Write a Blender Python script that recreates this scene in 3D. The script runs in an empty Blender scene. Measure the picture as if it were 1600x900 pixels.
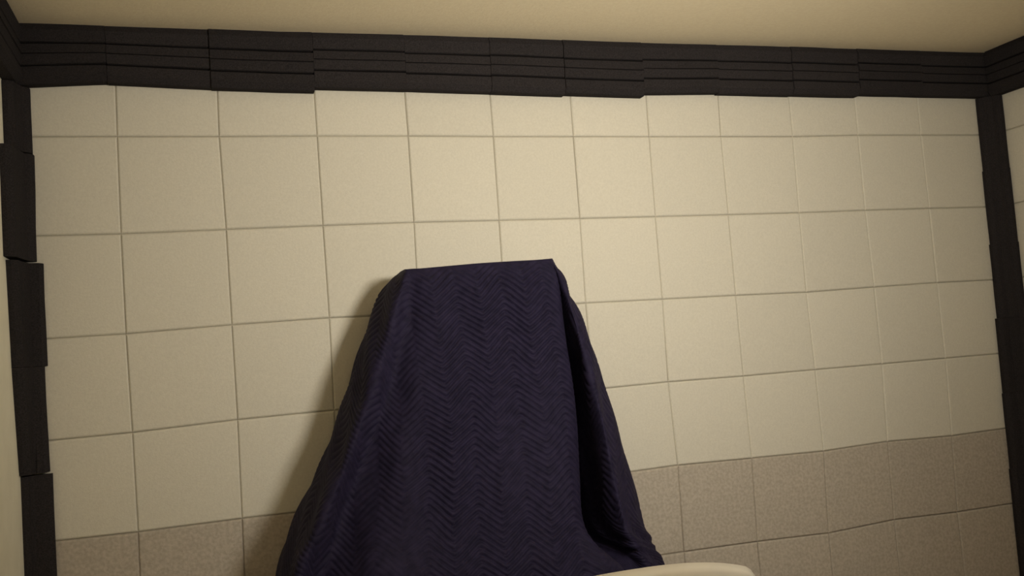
import bpy, bmesh, math, random
import numpy as np
from mathutils import Matrix, Vector

random.seed(4)
S = bpy.context.scene
COL = S.collection

# ------------------------------------------------------------------ camera
# world: X along the tiled wall, Y into it (wall face at Y = 0, room at Y < 0), Z up
H = 2.41                        # height of the reference joint line above the floor
CEIL = H + 0.03
CAM = Vector((0.53865, -3.18666, 1.35303))
RC = [[0.95132, -0.0726, 0.29954], [-0.04992, -0.99532, -0.08272], [0.30414, 0.06374, -0.95049]]
def w(v):                       # (x, up, out of wall) -> world
    return Vector((v[0], -v[2], v[1]))
right, up, back = w(RC[0]), -w(RC[1]), -w(RC[2])
cam_d = bpy.data.cameras.new('camera')
cam = bpy.data.objects.new('camera', cam_d); COL.objects.link(cam)
cam_d.sensor_width = 36.0; cam_d.lens = 33.75; cam_d.clip_start = 0.02
cam.matrix_world = Matrix(((right.x, up.x, back.x, CAM.x), (right.y, up.y, back.y, CAM.y),
                           (right.z, up.z, back.z, CAM.z), (0, 0, 0, 1)))
S.camera = cam

# ------------------------------------------------------------------ world, exposure
wd = bpy.data.worlds.new('world'); S.world = wd; wd.use_nodes = True
wd.node_tree.nodes['Background'].inputs[0].default_value = (0.05, 0.05, 0.06, 1)
wd.node_tree.nodes['Background'].inputs[1].default_value = 0.3
S.view_settings.view_transform = 'Standard'; S.view_settings.look = 'None'
S.view_settings.gamma = 1.0; S.view_settings.use_curve_mapping = False
S.view_settings.exposure = 0.0
LAMP = Vector((1.80, -2.30, 1.80)); AIM = Vector((1.80, 0.0, 1.90)); LAMP_R = 0.19; LAMP_E = 160.0; LAMP_C = (1.0, 0.93, 0.79)
XR = 3.72                       # right wall
YF = -3.95                      # wall behind the camera

# ------------------------------------------------------------------ materials
def mat(name, col, rough=0.7, spec=0.3):
    m = bpy.data.materials.new(name); m.use_nodes = True
    b = m.node_tree.nodes['Principled BSDF']
    b.inputs['Base Color'].default_value = (*col, 1); b.inputs['Roughness'].default_value = rough
    b.inputs['Specular IOR Level'].default_value = spec
    return m, m.node_tree, b
def noise_mix(nt, b, c1, c2, scale, detail=3, lo=0.35, hi=0.65, coord='Object', rnd=0.0):
    tc = nt.nodes.new('ShaderNodeTexCoord'); n = nt.nodes.new('ShaderNodeTexNoise')
    n.inputs['Scale'].default_value = scale; n.inputs['Detail'].default_value = detail
    nt.links.new(tc.outputs[coord], n.inputs['Vector'])
    r = nt.nodes.new('ShaderNodeValToRGB')
    r.color_ramp.elements[0].position = lo; r.color_ramp.elements[0].color = (*c1, 1)
    r.color_ramp.elements[1].position = hi; r.color_ramp.elements[1].color = (*c2, 1)
    nt.links.new(n.outputs['Fac'], r.inputs['Fac'])
    out = r.outputs['Color']
    if rnd:
        oi = nt.nodes.new('ShaderNodeObjectInfo'); mr = nt.nodes.new('ShaderNodeMapRange')
        mr.inputs['To Min'].default_value = 1 - rnd; mr.inputs['To Max'].default_value = 1 + rnd
        nt.links.new(oi.outputs['Random'], mr.inputs['Value'])
        h = nt.nodes.new('ShaderNodeHueSaturation'); nt.links.new(out, h.inputs['Color'])
        nt.links.new(mr.outputs['Result'], h.inputs['Value']); out = h.outputs['Color']
    nt.links.new(out, b.inputs['Base Color'])
    return tc, n
def bump(nt, b, scale, strength, dist, detail=4):
    tc = nt.nodes.new('ShaderNodeTexCoord'); n = nt.nodes.new('ShaderNodeTexNoise')
    n.inputs['Scale'].default_value = scale; n.inputs['Detail'].default_value = detail
    nt.links.new(tc.outputs['Object'], n.inputs['Vector'])
    bp = nt.nodes.new('ShaderNodeBump'); bp.inputs['Strength'].default_value = strength
    bp.inputs['Distance'].default_value = dist
    nt.links.new(n.outputs['Fac'], bp.inputs['Height']); nt.links.new(bp.outputs['Normal'], b.inputs['Normal'])

M_TILE, nt, b = mat('cream_fibre_tile', (0.6, 0.55, 0.45), 0.75, 0.2)
noise_mix(nt, b, (0.59, 0.56, 0.485), (0.64, 0.61, 0.53), 150, 3, 0.3, 0.7, rnd=0.025); bump(nt, b, 220, 0.25, 0.002)
M_GREY, nt, b = mat('speckled_grey_tile', (0.4, 0.37, 0.32), 0.8, 0.2)
noise_mix(nt, b, (0.40, 0.355, 0.30), (0.49, 0.44, 0.38), 95, 6, 0.36, 0.64, rnd=0.02); bump(nt, b, 160, 0.35, 0.002)
M_GAP, nt, b = mat('wall_backing', (0.42, 0.38, 0.31), 0.9, 0.1); noise_mix(nt, b, (0.44, 0.41, 0.34), (0.5, 0.46, 0.39), 30)
M_CEIL, nt, b = mat('ceiling_paint', (0.72, 0.66, 0.48), 0.9, 0.1)
noise_mix(nt, b, (0.83, 0.72, 0.525), (0.87, 0.765, 0.565), 90); bump(nt, b, 140, 0.3, 0.003)
M_PAINT, nt, b = mat('wall_paint', (0.72, 0.69, 0.55), 0.85, 0.15); noise_mix(nt, b, (0.84, 0.80, 0.66), (0.88, 0.84, 0.70), 12)
M_DIM, nt, b = mat('rear_wall_paint', (0.2, 0.17, 0.13), 0.95, 0.05); noise_mix(nt, b, (0.66, 0.60, 0.48), (0.71, 0.65, 0.53), 40)
M_FLOOR, nt, b = mat('floor_carpet', (0.2, 0.17, 0.14), 0.95, 0.05); noise_mix(nt, b, (0.36, 0.31, 0.25), (0.46, 0.40, 0.33), 150); bump(nt, b, 300, 0.5, 0.004)
M_FOAM, nt, b = mat('charcoal_foam', (0.035, 0.032, 0.035), 0.95, 0.08)
noise_mix(nt, b, (0.020, 0.0178, 0.019), (0.034, 0.030, 0.032), 260, 4, rnd=0.08); bump(nt, b, 500, 0.5, 0.002)
M_BLANKET, nt, b = mat('navy_quilted_cloth', (0.03, 0.025, 0.06), 0.75, 0.16)
noise_mix(nt, b, (0.0095, 0.0074, 0.0230), (0.0168, 0.0130, 0.0365), 40, 5); bump(nt, b, 700, 0.4, 0.001)
b.inputs['Sheen Weight'].default_value = 0.03; b.inputs['Sheen Roughness'].default_value = 0.5
b.inputs['Sheen Tint'].default_value = (0.6, 0.5, 0.8, 1)
M_WHITE, nt, b = mat('white_moulded_plastic', (0.8, 0.79, 0.75), 0.4, 0.4); noise_mix(nt, b, (0.89, 0.85, 0.77), (0.92, 0.88, 0.80), 8)
M_STEEL, nt, b = mat('brushed_steel', (0.6, 0.6, 0.6), 0.35, 0.5); b.inputs['Metallic'].default_value = 1; noise_mix(nt, b, (0.55, 0.55, 0.55), (0.65, 0.65, 0.65), 60)
M_GLOBE, nt, b = mat('lit_opal_glass', (0.9, 0.88, 0.8), 0.5, 0.3)
b.inputs['Emission Color'].default_value = (*LAMP_C, 1); b.inputs['Emission Strength'].default_value = 12.0

M_FILL, nt, b = mat('fill_lamp_glass', (0.9, 0.86, 0.76), 0.5, 0.3)
b.inputs['Emission Color'].default_value = (1.0, 0.86, 0.62, 1); b.inputs['Emission Strength'].default_value = 22.0  # emission of the added fill globe at the back of the room

# ------------------------------------------------------------------ helpers
def link(name, me, m, parent=None):
    o = bpy.data.objects.new(name, me); COL.objects.link(o)
    if m: me.materials.append(m)
    if parent: o.parent = parent
    return o
def pyd(name, vs, fs, smooth=False):
    me = bpy.data.meshes.new(name); me.from_pydata([tuple(v) for v in vs], [], fs); me.update()
    bm = bmesh.new(); bm.from_mesh(me); bmesh.ops.recalc_face_normals(bm, faces=bm.faces); bm.to_mesh(me); bm.free()
    if smooth:
        for p in me.polygons: p.use_smooth = True
    return me
def tag(o, label=None, cat=None, group=None, kind=None):
    if label: o['label'] = label
    if cat: o['category'] = cat
    if group: o['group'] = group
    if kind: o['kind'] = kind
    return o
def box(name, a, c, m, kind=None, parent=None):
    x0, y0, z0 = a; x1, y1, z1 = c
    vs = [(x, y, z) for x in (x0, x1) for y in (y0, y1) for z in (z0, z1)]
    fs = [(0, 1, 3, 2), (4, 6, 7, 5), (0, 4, 5, 1), (2, 3, 7, 6), (0, 2, 6, 4), (1, 5, 7, 3)]
    o = link(name, pyd(name, vs, fs), m, parent)
    if kind: o['kind'] = kind
    return o
def prism(name, prof, L, frame, m, jit=0.0):
    """extrude a closed 2D profile (a, b) along length; frame(s, a, b) -> world"""
    n = len(prof); vs = []; fs = []
    seg = 3
    for k in range(seg + 1):
        s = L * k / seg
        for a, b_ in prof: vs.append(frame(s, a + random.uniform(-jit, jit), b_))
    for k in range(seg):
        for i in range(n):
            j = (i + 1) % n
            fs.append((k * n + i, k * n + j, (k + 1) * n + j, (k + 1) * n + i))
    fs.append(tuple(range(n - 1, -1, -1))); fs.append(tuple(seg * n + i for i in range(n)))
    return link(name, pyd(name, vs, fs), m)

# ------------------------------------------------------------------ room shell
T = 0.1
wall_back = tag(box('wall_back', (-T, 0.0, 0), (XR + T, T, CEIL), M_GAP), kind='structure')
wall_right = tag(box('wall_right', (XR, YF, 0), (XR + T, 0, CEIL), M_GAP), kind='structure')
wall_left = tag(box('wall_left', (-T, YF, 0), (0, 0, CEIL), M_PAINT), kind='structure')
wall_front = tag(box('wall_front', (-T, YF - T, 0), (XR + T, YF, CEIL), M_DIM), kind='structure')
floor = tag(box('floor', (-T, YF - T, -T), (XR + T, T, 0), M_FLOOR), kind='structure')
ceiling = tag(box('ceiling', (-T, YF - T, CEIL), (XR + T, T, CEIL + T), M_CEIL), kind='structure')

# tiles of the back wall: joints measured in tile units (column, row)
U = 0.305
J = {1: {1: (.985, -1.001), 2: (1.985, -1.003), 3: (3.007, -.998), 4: (4.014, -1.0), 5: (5.01, -1.009), 6: (6.0, -1.011), 7: (6.986, -1.014), 8: (7.97, -1.016), 9: (9.006, -1.018)},
     2: {1: (.978, -2.007), 2: (2.005, -1.994), 3: (3.011, -1.984), 4: (4.014, -1.978), 5: (5.007, -1.985), 6: (6.001, -1.991), 7: (6.982, -1.996), 8: (7.981, -1.999), 9: (8.996, -2.002), 10: (9.997, -1.995), 11: (11.016, -1.995)},
     3: {1: (.982, -3.027), 2: (2.011, -2.999), 3: (3.019, -2.986), 6: (5.991, -2.99), 7: (6.985, -2.998), 8: (7.981, -3.004), 9: (8.992, -3.017), 10: (10.02, -3.003), 11: (11.018, -2.993)},
     4: {1: (.998, -4.021), 2: (2.017, -3.986), 3: (3.015, -3.975), 7: (6.971, -3.989), 8: (7.989, -3.999), 9: (9.018, -3.998), 10: (10.024, -4.0), 11: (11.029, -3.999)},
     5: {1: (1.008, -5.01), 2: (2.009, -4.998), 7: (7.006, -4.98), 8: (8.005, -5.0), 9: (9.03, -5.018), 10: (9.997, -4.993), 11: (11.006, -5.017)},
     6: {7: (6.996, -5.994), 8: (7.984, -6.002), 9: (8.994, -6.029), 10: (9.979, -5.984), 11: (10.975, -6.006)}}
NC = 13; ROWS = 8
def joint(c, r):
    x, y = J.get(r, {}).get(c, (None, None))
    if x is None: x, y = c + 0.0, -r + 0.0
    if c == 0: x = 0.0
    if c == NC: x = XR / U
    if r == 0: y = 0.03 / U
    if r == ROWS: y = -H / U
    if c in (0, 12, 13) and 0 < r < ROWS: y = -r + (-0.03 if c == 0 and r in (3, 4) else 0.0)
    return x * U, H + y * U
def tile_mesh(q, t=0.0085, g=(0.0002, 0.0009), bev=0.0058, lift=(0, 0, 0, 0)):
    """q: four corners (s, z) counter-clockwise from lower left; returns verts (s, depth, z)"""
    cx = sum(p[0] for p in q) / 4; cz = sum(p[1] for p in q) / 4
    def ins(p, d):
        dx, dz_ = g[0] + d * 0.85, g[1] + d
        return (p[0] + (dx if p[0] < cx else -dx), p[1] + (dz_ if p[1] < cz else -dz_))
    rings = [(0, 0.0), (0, t - bev * 0.9), (bev * 0.4, t - bev * 0.3), (bev, t)]
    vs = []
    for d, z in rings:
        for k, p in enumerate(q):
            a = ins(p, d); vs.append((a[0], z + (lift[k] if z > 0 else 0), a[1]))
    fs = []
    for r in range(3):
        for i in range(4):
            j = (i + 1) % 4; fs.append((r * 4 + i, r * 4 + j, (r + 1) * 4 + j, (r + 1) * 4 + i))
    fs.append((12, 13, 14, 15))
    return vs, fs
for r in range(ROWS):
    for c in range(NC):
        q = [joint(c, r + 1), joint(c + 1, r + 1), joint(c + 1, r), joint(c, r)]
        lift = [random.uniform(-0.0012, 0.0012) for _ in range(4)]
        vs, fs = tile_mesh(q, lift=lift)
        ox = (q[0][0] + q[1][0]) / 2; oz = (q[0][1] + q[2][1]) / 2
        me = pyd('tile', [(v[0] - ox, -v[1], v[2] - oz) for v in vs], fs)
        o = link('tile', me, M_TILE if r < 5 else M_GREY, wall_back); o.location = (ox, 0, oz)
# tiles of the right wall, one shared mesh per row height
for r in range(ROWS):
    z1 = CEIL if r == 0 else H - r * U
    z0 = 0.0 if r == ROWS - 1 else H - (r + 1) * U
    hh = (z1 - z0) / 2
    vs, fs = tile_mesh([(-U / 2, -hh), (U / 2, -hh), (U / 2, hh), (-U / 2, hh)])
    me = pyd('tile', [(-v[1], v[0], v[2]) for v in vs], fs)
    me.materials.append(M_TILE if r < 5 else M_GREY)
    for c in range(12):
        o = bpy.data.objects.new('tile', me); COL.objects.link(o); o.parent = wall_right
        o.location = (XR, -(c + 0.5) * U, z0 + hh)

# ------------------------------------------------------------------ foam strips
# profile across the strip: a = distance down from the ceiling, b = depth out of the wall
FW = 0.190
def strip_profile(h=FW):
    return [(0.0005, 0.0), (0.0005, 0.045), (0.022, 0.055), (0.060, 0.049), (0.0625, 0.045), (0.0635, 0.020), (0.0665, 0.020), (0.0675, 0.046), (0.070, 0.050),
            (0.0975, 0.053), (0.0985, 0.046), (0.101, 0.050), (0.131, 0.047), (0.1335, 0.043), (0.1345, 0.020), (0.1375, 0.020), (0.1385, 0.044),
            (0.141, 0.048), (0.171, 0.050), (h - 0.003, 0.038), (h, 0.034), (h, 0.0)]
ORD = ['first', 'second', 'third', 'fourth', 'fifth', 'sixth', 'seventh', 'eighth', 'ninth', 'tenth', 'eleventh', 'twelfth', 'thirteenth']
# piece ends along the wall and how far each hangs at its left and right end
cuts = [(0.0, .190, .172), (.285, .175, .186), (.590, .188, .194), (.915, .181, .185), (1.220, .184, .190), (1.520, .190, .196),
        (1.795, .192, .197), (2.105, .186, .180), (2.415, .183, .186), (2.735, .184, .187), (3.04, .179, .181), (3.345, .181, .184), (XR, 0, 0)]
for k in range(12):
    x0, h0, h1 = cuts[k]; x1 = cuts[k + 1][0]; L = x1 - x0 - 0.0012
    dd = random.uniform(-0.003, 0.003); tl = random.uniform(-0.002, 0.002); ky = random.uniform(-0.003, 0.004)
    def fr(s, a, b_, x0=x0, h0=h0, h1=h1, L=L, dd=dd, ky=ky):
        t = s / L; h = h0 + (h1 - h0) * t
        return (x0 + s, -(0.0125 + b_ + (dd if b_ > 0 else 0) + 0.003 * math.sin(t * 3.1 + x0 * 5) * (b_ > 0)), CEIL - 0.0005 - (a * h / FW if a > 0.001 else 0) + (ky if 0.03 < a < 0.16 else 0))
    o = prism('foam_strip', strip_profile(), L, fr, M_FOAM, 0.0006)
    tag(o, 'charcoal grooved foam block under the ceiling on the tiled wall, %s from the left corner' % ORD[k], 'foam', 'foam blocks along the top of the tiled wall')
# top strips on the side walls
for side in ('left', 'right'):
    for k in range(6):
        y0 = -0.072 - k * U; L = U - 0.0015
        sgn = 1 if side == 'left' else -1; xb = 0.0 if side == 'left' else XR - 0.0125
        def fr(s, a, b_, y0=y0, sgn=sgn, xb=xb): return (xb + sgn * b_, y0 - s, CEIL - 0.0005 - a)
        o = prism('foam_strip', strip_profile(0.188), L, fr, M_FOAM, 0.0008)
        lab = {'left': 'charcoal foam block under the ceiling on the plain left wall, %s from the corner',
               'right': 'charcoal foam block under the ceiling on the right-hand wall, %s from the corner'}[side]
        tag(o, lab % ORD[k], 'foam', 'foam blocks along the top of the %s wall' % side)
# upright corner pieces: folded into the corner, wb on the tiled wall, ws on the side wall
def corner_profile(wb, ws, t=0.034):
    t = min(t, ws * 0.5); e = ws - t
    return [(0, 0), (wb, 0), (wb, 0.016), (wb - 0.010, t - 0.003), (t + 0.010, t + 0.002), (t + 0.004, t + 0.3 * e), (t, t + 0.5 * e), (t * 0.92, t + 0.85 * e), (t * 0.4, ws), (0, ws)]
LP = [(2.2490, 2.410 - .362, .062, .100, .000), (2.410 - .366, 2.410 - .690, .066, .170, -.006), (2.410 - .697, 2.410 - 1.005, .078, .140, .0),
      (2.410 - 1.006, 2.410 - 1.318, .070, .115, .003), (2.410 - 1.324, 2.410 - 1.640, .080, .045, .0), (2.410 - 1.644, 2.410 - 1.950, .078, .045, .0), (2.410 - 1.953, 2.410 - 2.262, .07, .06, .0)]
for k, (z1, z0, wb, ws, tw) in enumerate(LP):
    L = z1 - z0; ws2 = LP[k + 1][3] if 1 < k < 4 else ws
    if k == 3: ws2 = 0.065
    def fr(s, a, b_, z1=z1, L=L, tw=tw, ws=ws, ws2=ws2, wb=wb):
        f = (1 + (ws2 / ws - 1) * s / L) if b_ > 0.05 else 1
        return (a + (tw * s / L if a >= wb - 0.02 else 0), -0.0125 - b_ * f if b_ else -0.0125, z1 - s)
    o = prism('foam_strip', corner_profile(wb, ws), L, fr, M_FOAM, 0.0008)
    tag(o, 'dark upright foam block folded into the left room corner, %s from the top' % ORD[k], 'foam', 'foam blocks down the left corner')
for k in range(7):
    z1 = 2.2545 - k * 0.3065; L = 0.3060
    wb = [.062, .066, .07, .08, .085, .09, .09][k]; ws = [.080, .082, .085, .085, .09, .09, .09][k]
    def fr(s, a, b_, z1=z1): return (XR - 0.0125 - a, -0.0125 - b_, z1 - s)
    o = prism('foam_strip', corner_profile(wb, ws), L, fr, M_FOAM, 0.0008)
    tag(o, 'dark upright foam block folded into the right room corner, %s from the top' % ORD[k], 'foam', 'foam blocks down the right corner')

# ------------------------------------------------------------------ draped quilted blanket
def ray(px, py, z):             # point on the vertical plane z metres out of the wall
    d = (px - 800) / 1500 * right + (450 - py) / 1500 * up - back
    t = (-z - CAM.y) / d.y
    return CAM + t * d
PY = [0, 1, 2, 3, 4, 5, 6, 7]
G = [  # (px, py, depth) along each fold line, from the top edge down
 [(632,421,.20),(606,447,.145),(582,497,.15),(557,570,.165),(530,660,.20),(494,750,.22),(459,830,.24),(436,900,.26)],
 [(633,421,.23),(615,446,.225),(596,498,.245),(573,570,.27),(545,660,.29),(511,750,.32),(476,830,.35),(450,900,.38)],
 [(635,421,.25),(627,446,.285),(612,500,.305),(593,570,.325),(563,660,.355),(530,750,.395),(496,830,.435),(468,900,.475)],
 [(642,420,.25),(642,446,.275),(634,500,.285),(618,570,.295),(590,660,.315),(555,750,.345),(527,830,.375),(502,900,.405)],
 [(662,419,.25),(662,446,.28),(661,500,.30),(656,570,.33),(642,660,.37),(620,750,.41),(596,830,.45),(574,900,.50)],
 [(705,415,.25),(706,444,.284),(708,500,.307),(708,570,.337),(704,660,.377),(697,750,.42),(688,830,.465),(678,900,.52)],
 [(752,411,.25),(754,442,.285),(758,500,.31),(763,570,.34),(768,660,.37),(768,750,.415),(768,830,.465),(766,900,.53)],
 [(800,408,.25),(804,440,.284),(810,500,.308),(818,570,.34),(826,660,.38),(832,750,.43),(838,830,.48),(842,900,.55)],
 [(838,406,.25),(844,440,.282),(850,500,.306),(860,570,.338),(870,660,.378),(876,750,.425),(884,830,.475),(910,897,.56)],
 [(856,405,.25),(866,440,.275),(874,500,.298),(886,570,.328),(896,660,.362),(901,750,.40),(911,830,.45),(966,893,.56)],
 [(858,404.6,.24),(866,440,.20),(872,500,.16),(882,570,.13),(889,660,.11),(894,750,.12),(906,832,.16),(968,890,.45)],
 [(860,404.4,.235),(871,440,.235),(885,500,.245),(901,570,.26),(916,660,.27),(929,750,.29),(948,832,.33),(995,887,.44)],
 [(861,404.2,.23),(878,440,.265),(897,499,.305),(917,570,.345),(941,660,.385),(959,750,.42),(981,832,.45),(1012,884,.46)],
 [(862,404,.225),(881,440,.255),(904,498,.285),(927,570,.315),(953,660,.345),(974,750,.37),(996,832,.39),(1024,883,.42)],
 [(862.5,404,.215),(881,440,.21),(906,497,.22),(933,570,.235),(961,660,.25),(987,750,.27),(1010,830,.29),(1034,880,.32)],
]
guides = []
for g in G:
    pts = [ray(*p) for p in g]
    guides.append(pts)
# hidden backs of the cloth, closing towards the wall side
def offs(pts, dx, y):
    return [Vector((p.x + dx * min(1, i / 3), -(0.13 if i == 0 else y), p.z)) for i, p in enumerate(pts)]
guides = [offs(guides[0], 0.10, 0.05), offs(guides[0], 0.03, 0.09)] + guides + [offs(guides[-1], -0.03, 0.12), offs(guides[-1], -0.10, 0.06)]
# carry every fold line on down to the floor
for g in guides:
    a, b_ = g[-2], g[-1]
    bx = b_.x; by = b_.y; bz = b_.z
    ex = (bx - 1.28)
    g.append(Vector((bx + ex * 0.03, by - 0.03, bz - 0.10)))
    g.append(Vector((bx + ex * 0.06, by - 0.035, bz * 0.55)))
    g.append(Vector((bx + ex * 0.10, by - 0.05, 0.012)))
P = np.array([[list(p) for p in g] for g in guides])        # guides x rows x 3
def catmull(A, n):              # resample first axis smoothly by chord length
    A = np.asarray(A); m = A.shape[0]
    d = np.linalg.norm(np.diff(A, axis=0), axis=-1).reshape(m - 1, -1).mean(1) + 1e-6
    t = np.concatenate([[0], np.cumsum(np.sqrt(d) if False else d)])
    # monotone-ish cubic Hermite with finite-difference tangents
    sl = np.diff(A, axis=0) / d.reshape(-1, *([1] * (A.ndim - 1)))
    tg = np.empty_like(A); tg[0] = sl[0]; tg[-1] = sl[-1]
    wgt = (d[1:] / (d[1:] + d[:-1])).reshape(-1, *([1] * (A.ndim - 1)))
    tg[1:-1] = sl[:-1] * wgt + sl[1:] * (1 - wgt)
    q = np.linspace(0, t[-1], n); k = np.clip(np.searchsorted(t, q, side='right') - 1, 0, m - 2)
    h = d[k]; s = (q - t[k]) / h
    sh = (-1,) + (1,) * (A.ndim - 1); h = h.reshape(sh); s = s.reshape(sh)
    return ((2*s**3 - 3*s**2 + 1) * A[k] + (s**3 - 2*s**2 + s) * h * tg[k] + (-2*s**3 + 3*s**2) * A[k+1] + (s**3 - s**2) * h * tg[k+1])
NU, NV = 560, 620
Q = catmull(P, NU)                                          # across
Q = np.swapaxes(catmull(np.swapaxes(Q, 0, 1), NV), 0, 1)    # down
# cloth coordinates: arc length across and down
ds = np.linalg.norm(np.diff(Q, axis=0), axis=2)
real = np.concatenate([np.zeros((1, NV)), np.cumsum(ds, axis=0)])
# zero line of the stitching pattern: a seam running down the front of the cloth, leaning a little
seam = np.array([(1.425, 1.62), (1.429, 1.528), (1.435, 1.149), (1.421, 0.962), (1.385, 0.724), (1.36, 0.0)])
zrow = Q[NU // 2, :, 2]
sx = np.interp(-zrow, -seam[:, 1], seam[:, 0])
front = np.arange(NU)[:, None] * np.ones((1, NV))
sU = np.empty((NU, NV))
for v in range(NV):
    xs = Q[:, v, 0]; lo, hi = int(NU * 0.28), int(NU * 0.62)
    k = lo + int(np.argmin(np.abs(xs[lo:hi] - sx[v])))
    f = np.interp(sx[v], xs[lo:hi], real[lo:hi, v])
    sU[:, v] = real[:, v] - f
mid = NU // 2
dv = np.linalg.norm(np.diff(Q, axis=1), axis=2)
tV = np.concatenate([np.zeros((NU, 1)), np.cumsum(dv, axis=1)], axis=1)
per = 0.148; amp = 0.064; pitch = 0.0215
tri = np.abs((sU / per) % 1.0 - 0.5) * 2
tri = np.sqrt(tri * tri + 0.003)
tri = 1 - np.sqrt((1 - tri) ** 2 + 0.003)
wob = 0.004 * np.sin(sU * 17 + tV * 9) + 0.003 * np.sin(tV * 31 - sU * 11)
phase = (tV + amp * tri + wob) / pitch
hgt = np.abs(np.sin(np.pi * phase)) ** 0.75                   # pillowy ridges, narrow stitch lines
patch = 0.75 + 0.25 * np.sin(sU * 9 + 1.3) * np.sin(tV * 7 + 0.4)
du = np.gradient(Q, axis=0); dvv = np.gradient(Q, axis=1)
N = np.cross(du, dvv); N /= (np.linalg.norm(N, axis=2, keepdims=True) + 1e-9)
if N[mid, NV // 2, 1] > 0: N = -N
# broad soft rumples as well
rum = 0.004 * np.sin(sU * 23 + tV * 5) * np.sin(tV * 8 + 1) + 0.003 * np.sin(sU * 41 - tV * 13)
fade = np.clip(tV / 0.05, 0, 1)
sm = lambda e0, e1, q: (lambda t: t * t * (3 - 2 * t))(np.clip((q - e0) / (e1 - e0), 0, 1))
panel = 0.42 + 0.58 * sm(-0.36, -0.22, sU) * (1 - sm(0.16, 0.26, sU))     # flat, well stitched front; stretched sides
Q = Q + N * ((hgt * 0.0120 * patch * panel + rum) * fade)[:, :, None]
Q[:, :, 1] = np.minimum(Q[:, :, 1], -0.02); Q[:, :, 2] = np.maximum(Q[:, :, 2], 0.003)
me = bpy.data.meshes.new('moving_blanket')
vs = Q.reshape(-1, 3)
ii, jj = np.meshgrid(np.arange(NU - 1), np.arange(NV - 1), indexing='ij')
a = (ii * NV + jj).ravel()
fs = np.stack([a, a + 1, a + NV + 1, a + NV], 1)
# top cap of the cloth, from the front top edge over to the back
top = [i * NV for i in range(NU)]
fl = fs.tolist(); fl.append(top)
me.from_pydata(vs.tolist(), [], fl); me.update()
for p in me.polygons: p.use_smooth = True
bl = link('moving_blanket', me, M_BLANKET)
tag(bl, 'dark navy quilted moving blanket with zigzag stitching draped over a tall upright shape', 'blanket')

# ------------------------------------------------------------------ white chair at the bottom edge
def chair():
    root = bpy.data.objects.new('chair', None); COL.objects.link(root)
    root.location = (1.285, -1.47, 0)
    # shell back: grid over (s, t); curved, rounded top
    n, m = 40, 28
    vs = []; fs = []
    def edge(s): return 0.924 - 0.050 * abs(s / 0.285) ** 2.2 if abs(s) < 0.285 else 0.924 - 0.050 - 0.9 * (abs(s) - 0.285) - 9 * (abs(s) - 0.285) ** 2
    hw = 0.325
    for side in (0, 1):
        for i in range(n + 1):
            s = -hw + 2 * hw * i / n
            for j in range(m + 1):
                t = j / m
                z = 0.40 + (edge(s) - 0.40) * t
                y = 0.10 * (s / hw) ** 2 - 0.05 * t * t + 0.03
                rim = min(1, (1 - t) / 0.06) * min(1, (1 - abs(s) / hw) / 0.05)
                th = 0.013 * math.sqrt(max(0, 1 - (1 - rim) ** 2))
                vs.append((s, y + (th if side else -th), z))
    K = (n + 1) * (m + 1)
    for i in range(n):
        for j in range(m):
            a = i * (m + 1) + j; q = (a, a + 1, a + m + 2, a + m + 1)
            fs.append(q); fs.append(tuple(K + v for v in reversed(q)))
    for i in range(n):
        a = i * (m + 1); fs.append((a, a + m + 1, K + a + m + 1, K + a))
    me = pyd('backrest', vs, fs, True)
    bm = bmesh.new(); bm.from_mesh(me); bmesh.ops.remove_doubles(bm, verts=bm.verts, dist=1e-5); bmesh.ops.recalc_face_normals(bm, faces=bm.faces); bm.to_mesh(me); bm.free()
    for p in me.polygons: p.use_smooth = True
    link('backrest', me, M_WHITE, root)
    # seat pan, dished, running towards the tiled wall
    vs = []; fs = []; n = 24
    for side in (0, 1):
        for i in range(n + 1):
            for j in range(n + 1):
                a = -1 + 2 * i / n; b_ = -1 + 2 * j / n
                x = a * math.sqrt(1 - b_ * b_ / 2) * 0.30; y = b_ * math.sqrt(1 - a * a / 2) * 0.27
                x = 0.5 * x + 0.5 * a * 0.27; y = 0.5 * y + 0.5 * b_ * 0.24
                r = max(abs(a), abs(b_))
                vs.append((x, y + 0.265, 0.44 + 0.02 * r ** 3 + (0.0 if side else -0.024 * (1 - r ** 6))))
    K = (n + 1) ** 2
    for i in range(n):
        for j in range(n):
            a = i * (n + 1) + j; q = (a, a + 1, a + n + 2, a + n + 1)
            fs.append(q); fs.append(tuple(K + v for v in reversed(q)))
    me = pyd('seat', vs, fs, True)
    bm = bmesh.new(); bm.from_mesh(me); bmesh.ops.remove_doubles(bm, verts=bm.verts, dist=1e-5); bmesh.ops.recalc_face_normals(bm, faces=bm.faces); bm.to_mesh(me); bm.free()
    for p in me.polygons: p.use_smooth = True
    link('seat', me, M_WHITE, root)
    for sx in (-1, 1):
        for sy in (-1, 1):
            vs = []; fs = []; k = 12
            for lev, (z, r) in enumerate(((0.425, 0.016), (0.40, 0.016), (0.02, 0.012), (0.0, 0.012))):
                f = 1 - z / 0.425
                cx = sx * (0.19 + 0.06 * f); cy = 0.265 + sy * (0.16 + 0.06 * f)
                for q in range(k):
                    an = 2 * math.pi * q / k; vs.append((cx + r * math.cos(an), cy + r * math.sin(an), z))
            for lev in range(3):
                for q in range(k):
                    w_ = (q + 1) % k; fs.append((lev * k + q, lev * k + w_, lev * k + k + w_, lev * k + k + q))
            fs.append(tuple(range(k))); fs.append(tuple(3 * k + q for q in range(k)))
            link('leg', pyd('leg', vs, fs, True), M_STEEL, root)
    tag(root, 'off-white chair, only its rounded top edge showing at the bottom in front of the blanket', 'chair')
chair()

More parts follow.
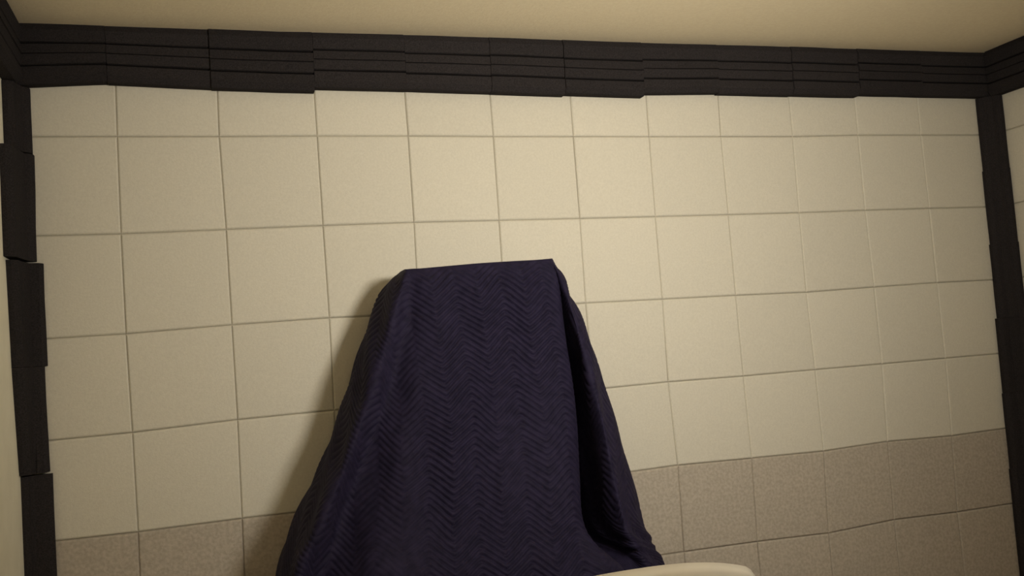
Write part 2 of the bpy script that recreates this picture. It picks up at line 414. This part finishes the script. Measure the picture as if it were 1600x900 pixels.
# ------------------------------------------------------------------ lit pendant lamp (out of view, lights the room)
def lathe(name, prof, m, parent, seg=40):
    vs = []; fs = []; n = len(prof)
    for i in range(seg):
        an = 2 * math.pi * i / seg
        for r, z in prof: vs.append((r * math.cos(an), r * math.sin(an), z))
    for i in range(seg):
        j = (i + 1) % seg
        for k in range(n - 1): fs.append((i * n + k, j * n + k, j * n + k + 1, i * n + k + 1))
    me = pyd(name, vs, fs, True)
    return link(name, me, m, parent)
lamp = bpy.data.objects.new('pendant_lamp', None); COL.objects.link(lamp); lamp.location = (LAMP.x, LAMP.y, CEIL)
tag(lamp, 'lit lamp with a wide bowl shade hanging from the ceiling, turned towards the tiled wall', 'lamp')
dz = LAMP.z - CEIL
aim = (AIM - LAMP).normalized(); rq = aim.to_track_quat('-Z', 'Y')
lathe('canopy', [(0.0, 0.0), (0.06, 0.0), (0.058, -0.015), (0.03, -0.03), (0.008, -0.034)], M_STEEL, lamp)
hb = Vector((0, 0, dz)) - aim * 0.13
st = lathe('stem', [(0.006, -0.03), (0.006, hb.z + 0.03), (0.012, hb.z + 0.025), (0.012, hb.z - 0.01)], M_STEEL, lamp, 16); st.location = (hb.x, hb.y, 0)
bpy.data.objects['canopy'].location = (hb.x, hb.y, 0)
shade = lathe('shade', [(0.0, 0.145), (0.03, 0.145), (0.05, 0.12), (0.13, 0.06), (0.205, -0.02), (0.205, -0.024), (0.20, -0.022), (0.125, 0.053), (0.045, 0.11), (0.0, 0.115)], M_STEEL, lamp)
shade.location = (0, 0, dz); shade.rotation_euler = rq.to_euler()
bulb = lathe('bulb', [(0.022, 0.112), (0.022, 0.09), (0.045, 0.06), (0.05, 0.035), (0.04, 0.012), (0.018, 0.002), (0.0, 0.0)], M_GLOBE, lamp)
bulb.location = (0, 0, dz); bulb.rotation_euler = rq.to_euler()
ld = bpy.data.lights.new('lamp_light', 'SPOT'); ld.energy = LAMP_E; ld.color = LAMP_C; ld.shadow_soft_size = LAMP_R
ld.spot_size = math.radians(118); ld.spot_blend = 1.0
lo = bpy.data.objects.new('lamp_light', ld); COL.objects.link(lo); lo.parent = lamp
lo.location = Vector((0, 0, dz)) + aim * 0.03; lo.rotation_euler = rq.to_euler()

# added fill light: unseen globe behind the camera, lifts the blanket's shadow
fill_root = bpy.data.objects.new('added_fill_lamp', None); COL.objects.link(fill_root); fill_root.location = (0.85, -3.55, CEIL)
tag(fill_root, 'added unseen fill light, a small round opal globe under the ceiling at the back of the room', 'lamp')
lathe('mount', [(0.0, 0.0), (0.07, 0.0), (0.07, -0.03), (0.05, -0.05), (0.0, -0.05)], M_STEEL, fill_root)
gl = lathe('globe', [(0.13 * math.sin(math.pi * k / 24), -0.17 + 0.13 * math.cos(math.pi * k / 24)) for k in range(25)], M_FILL, fill_root)
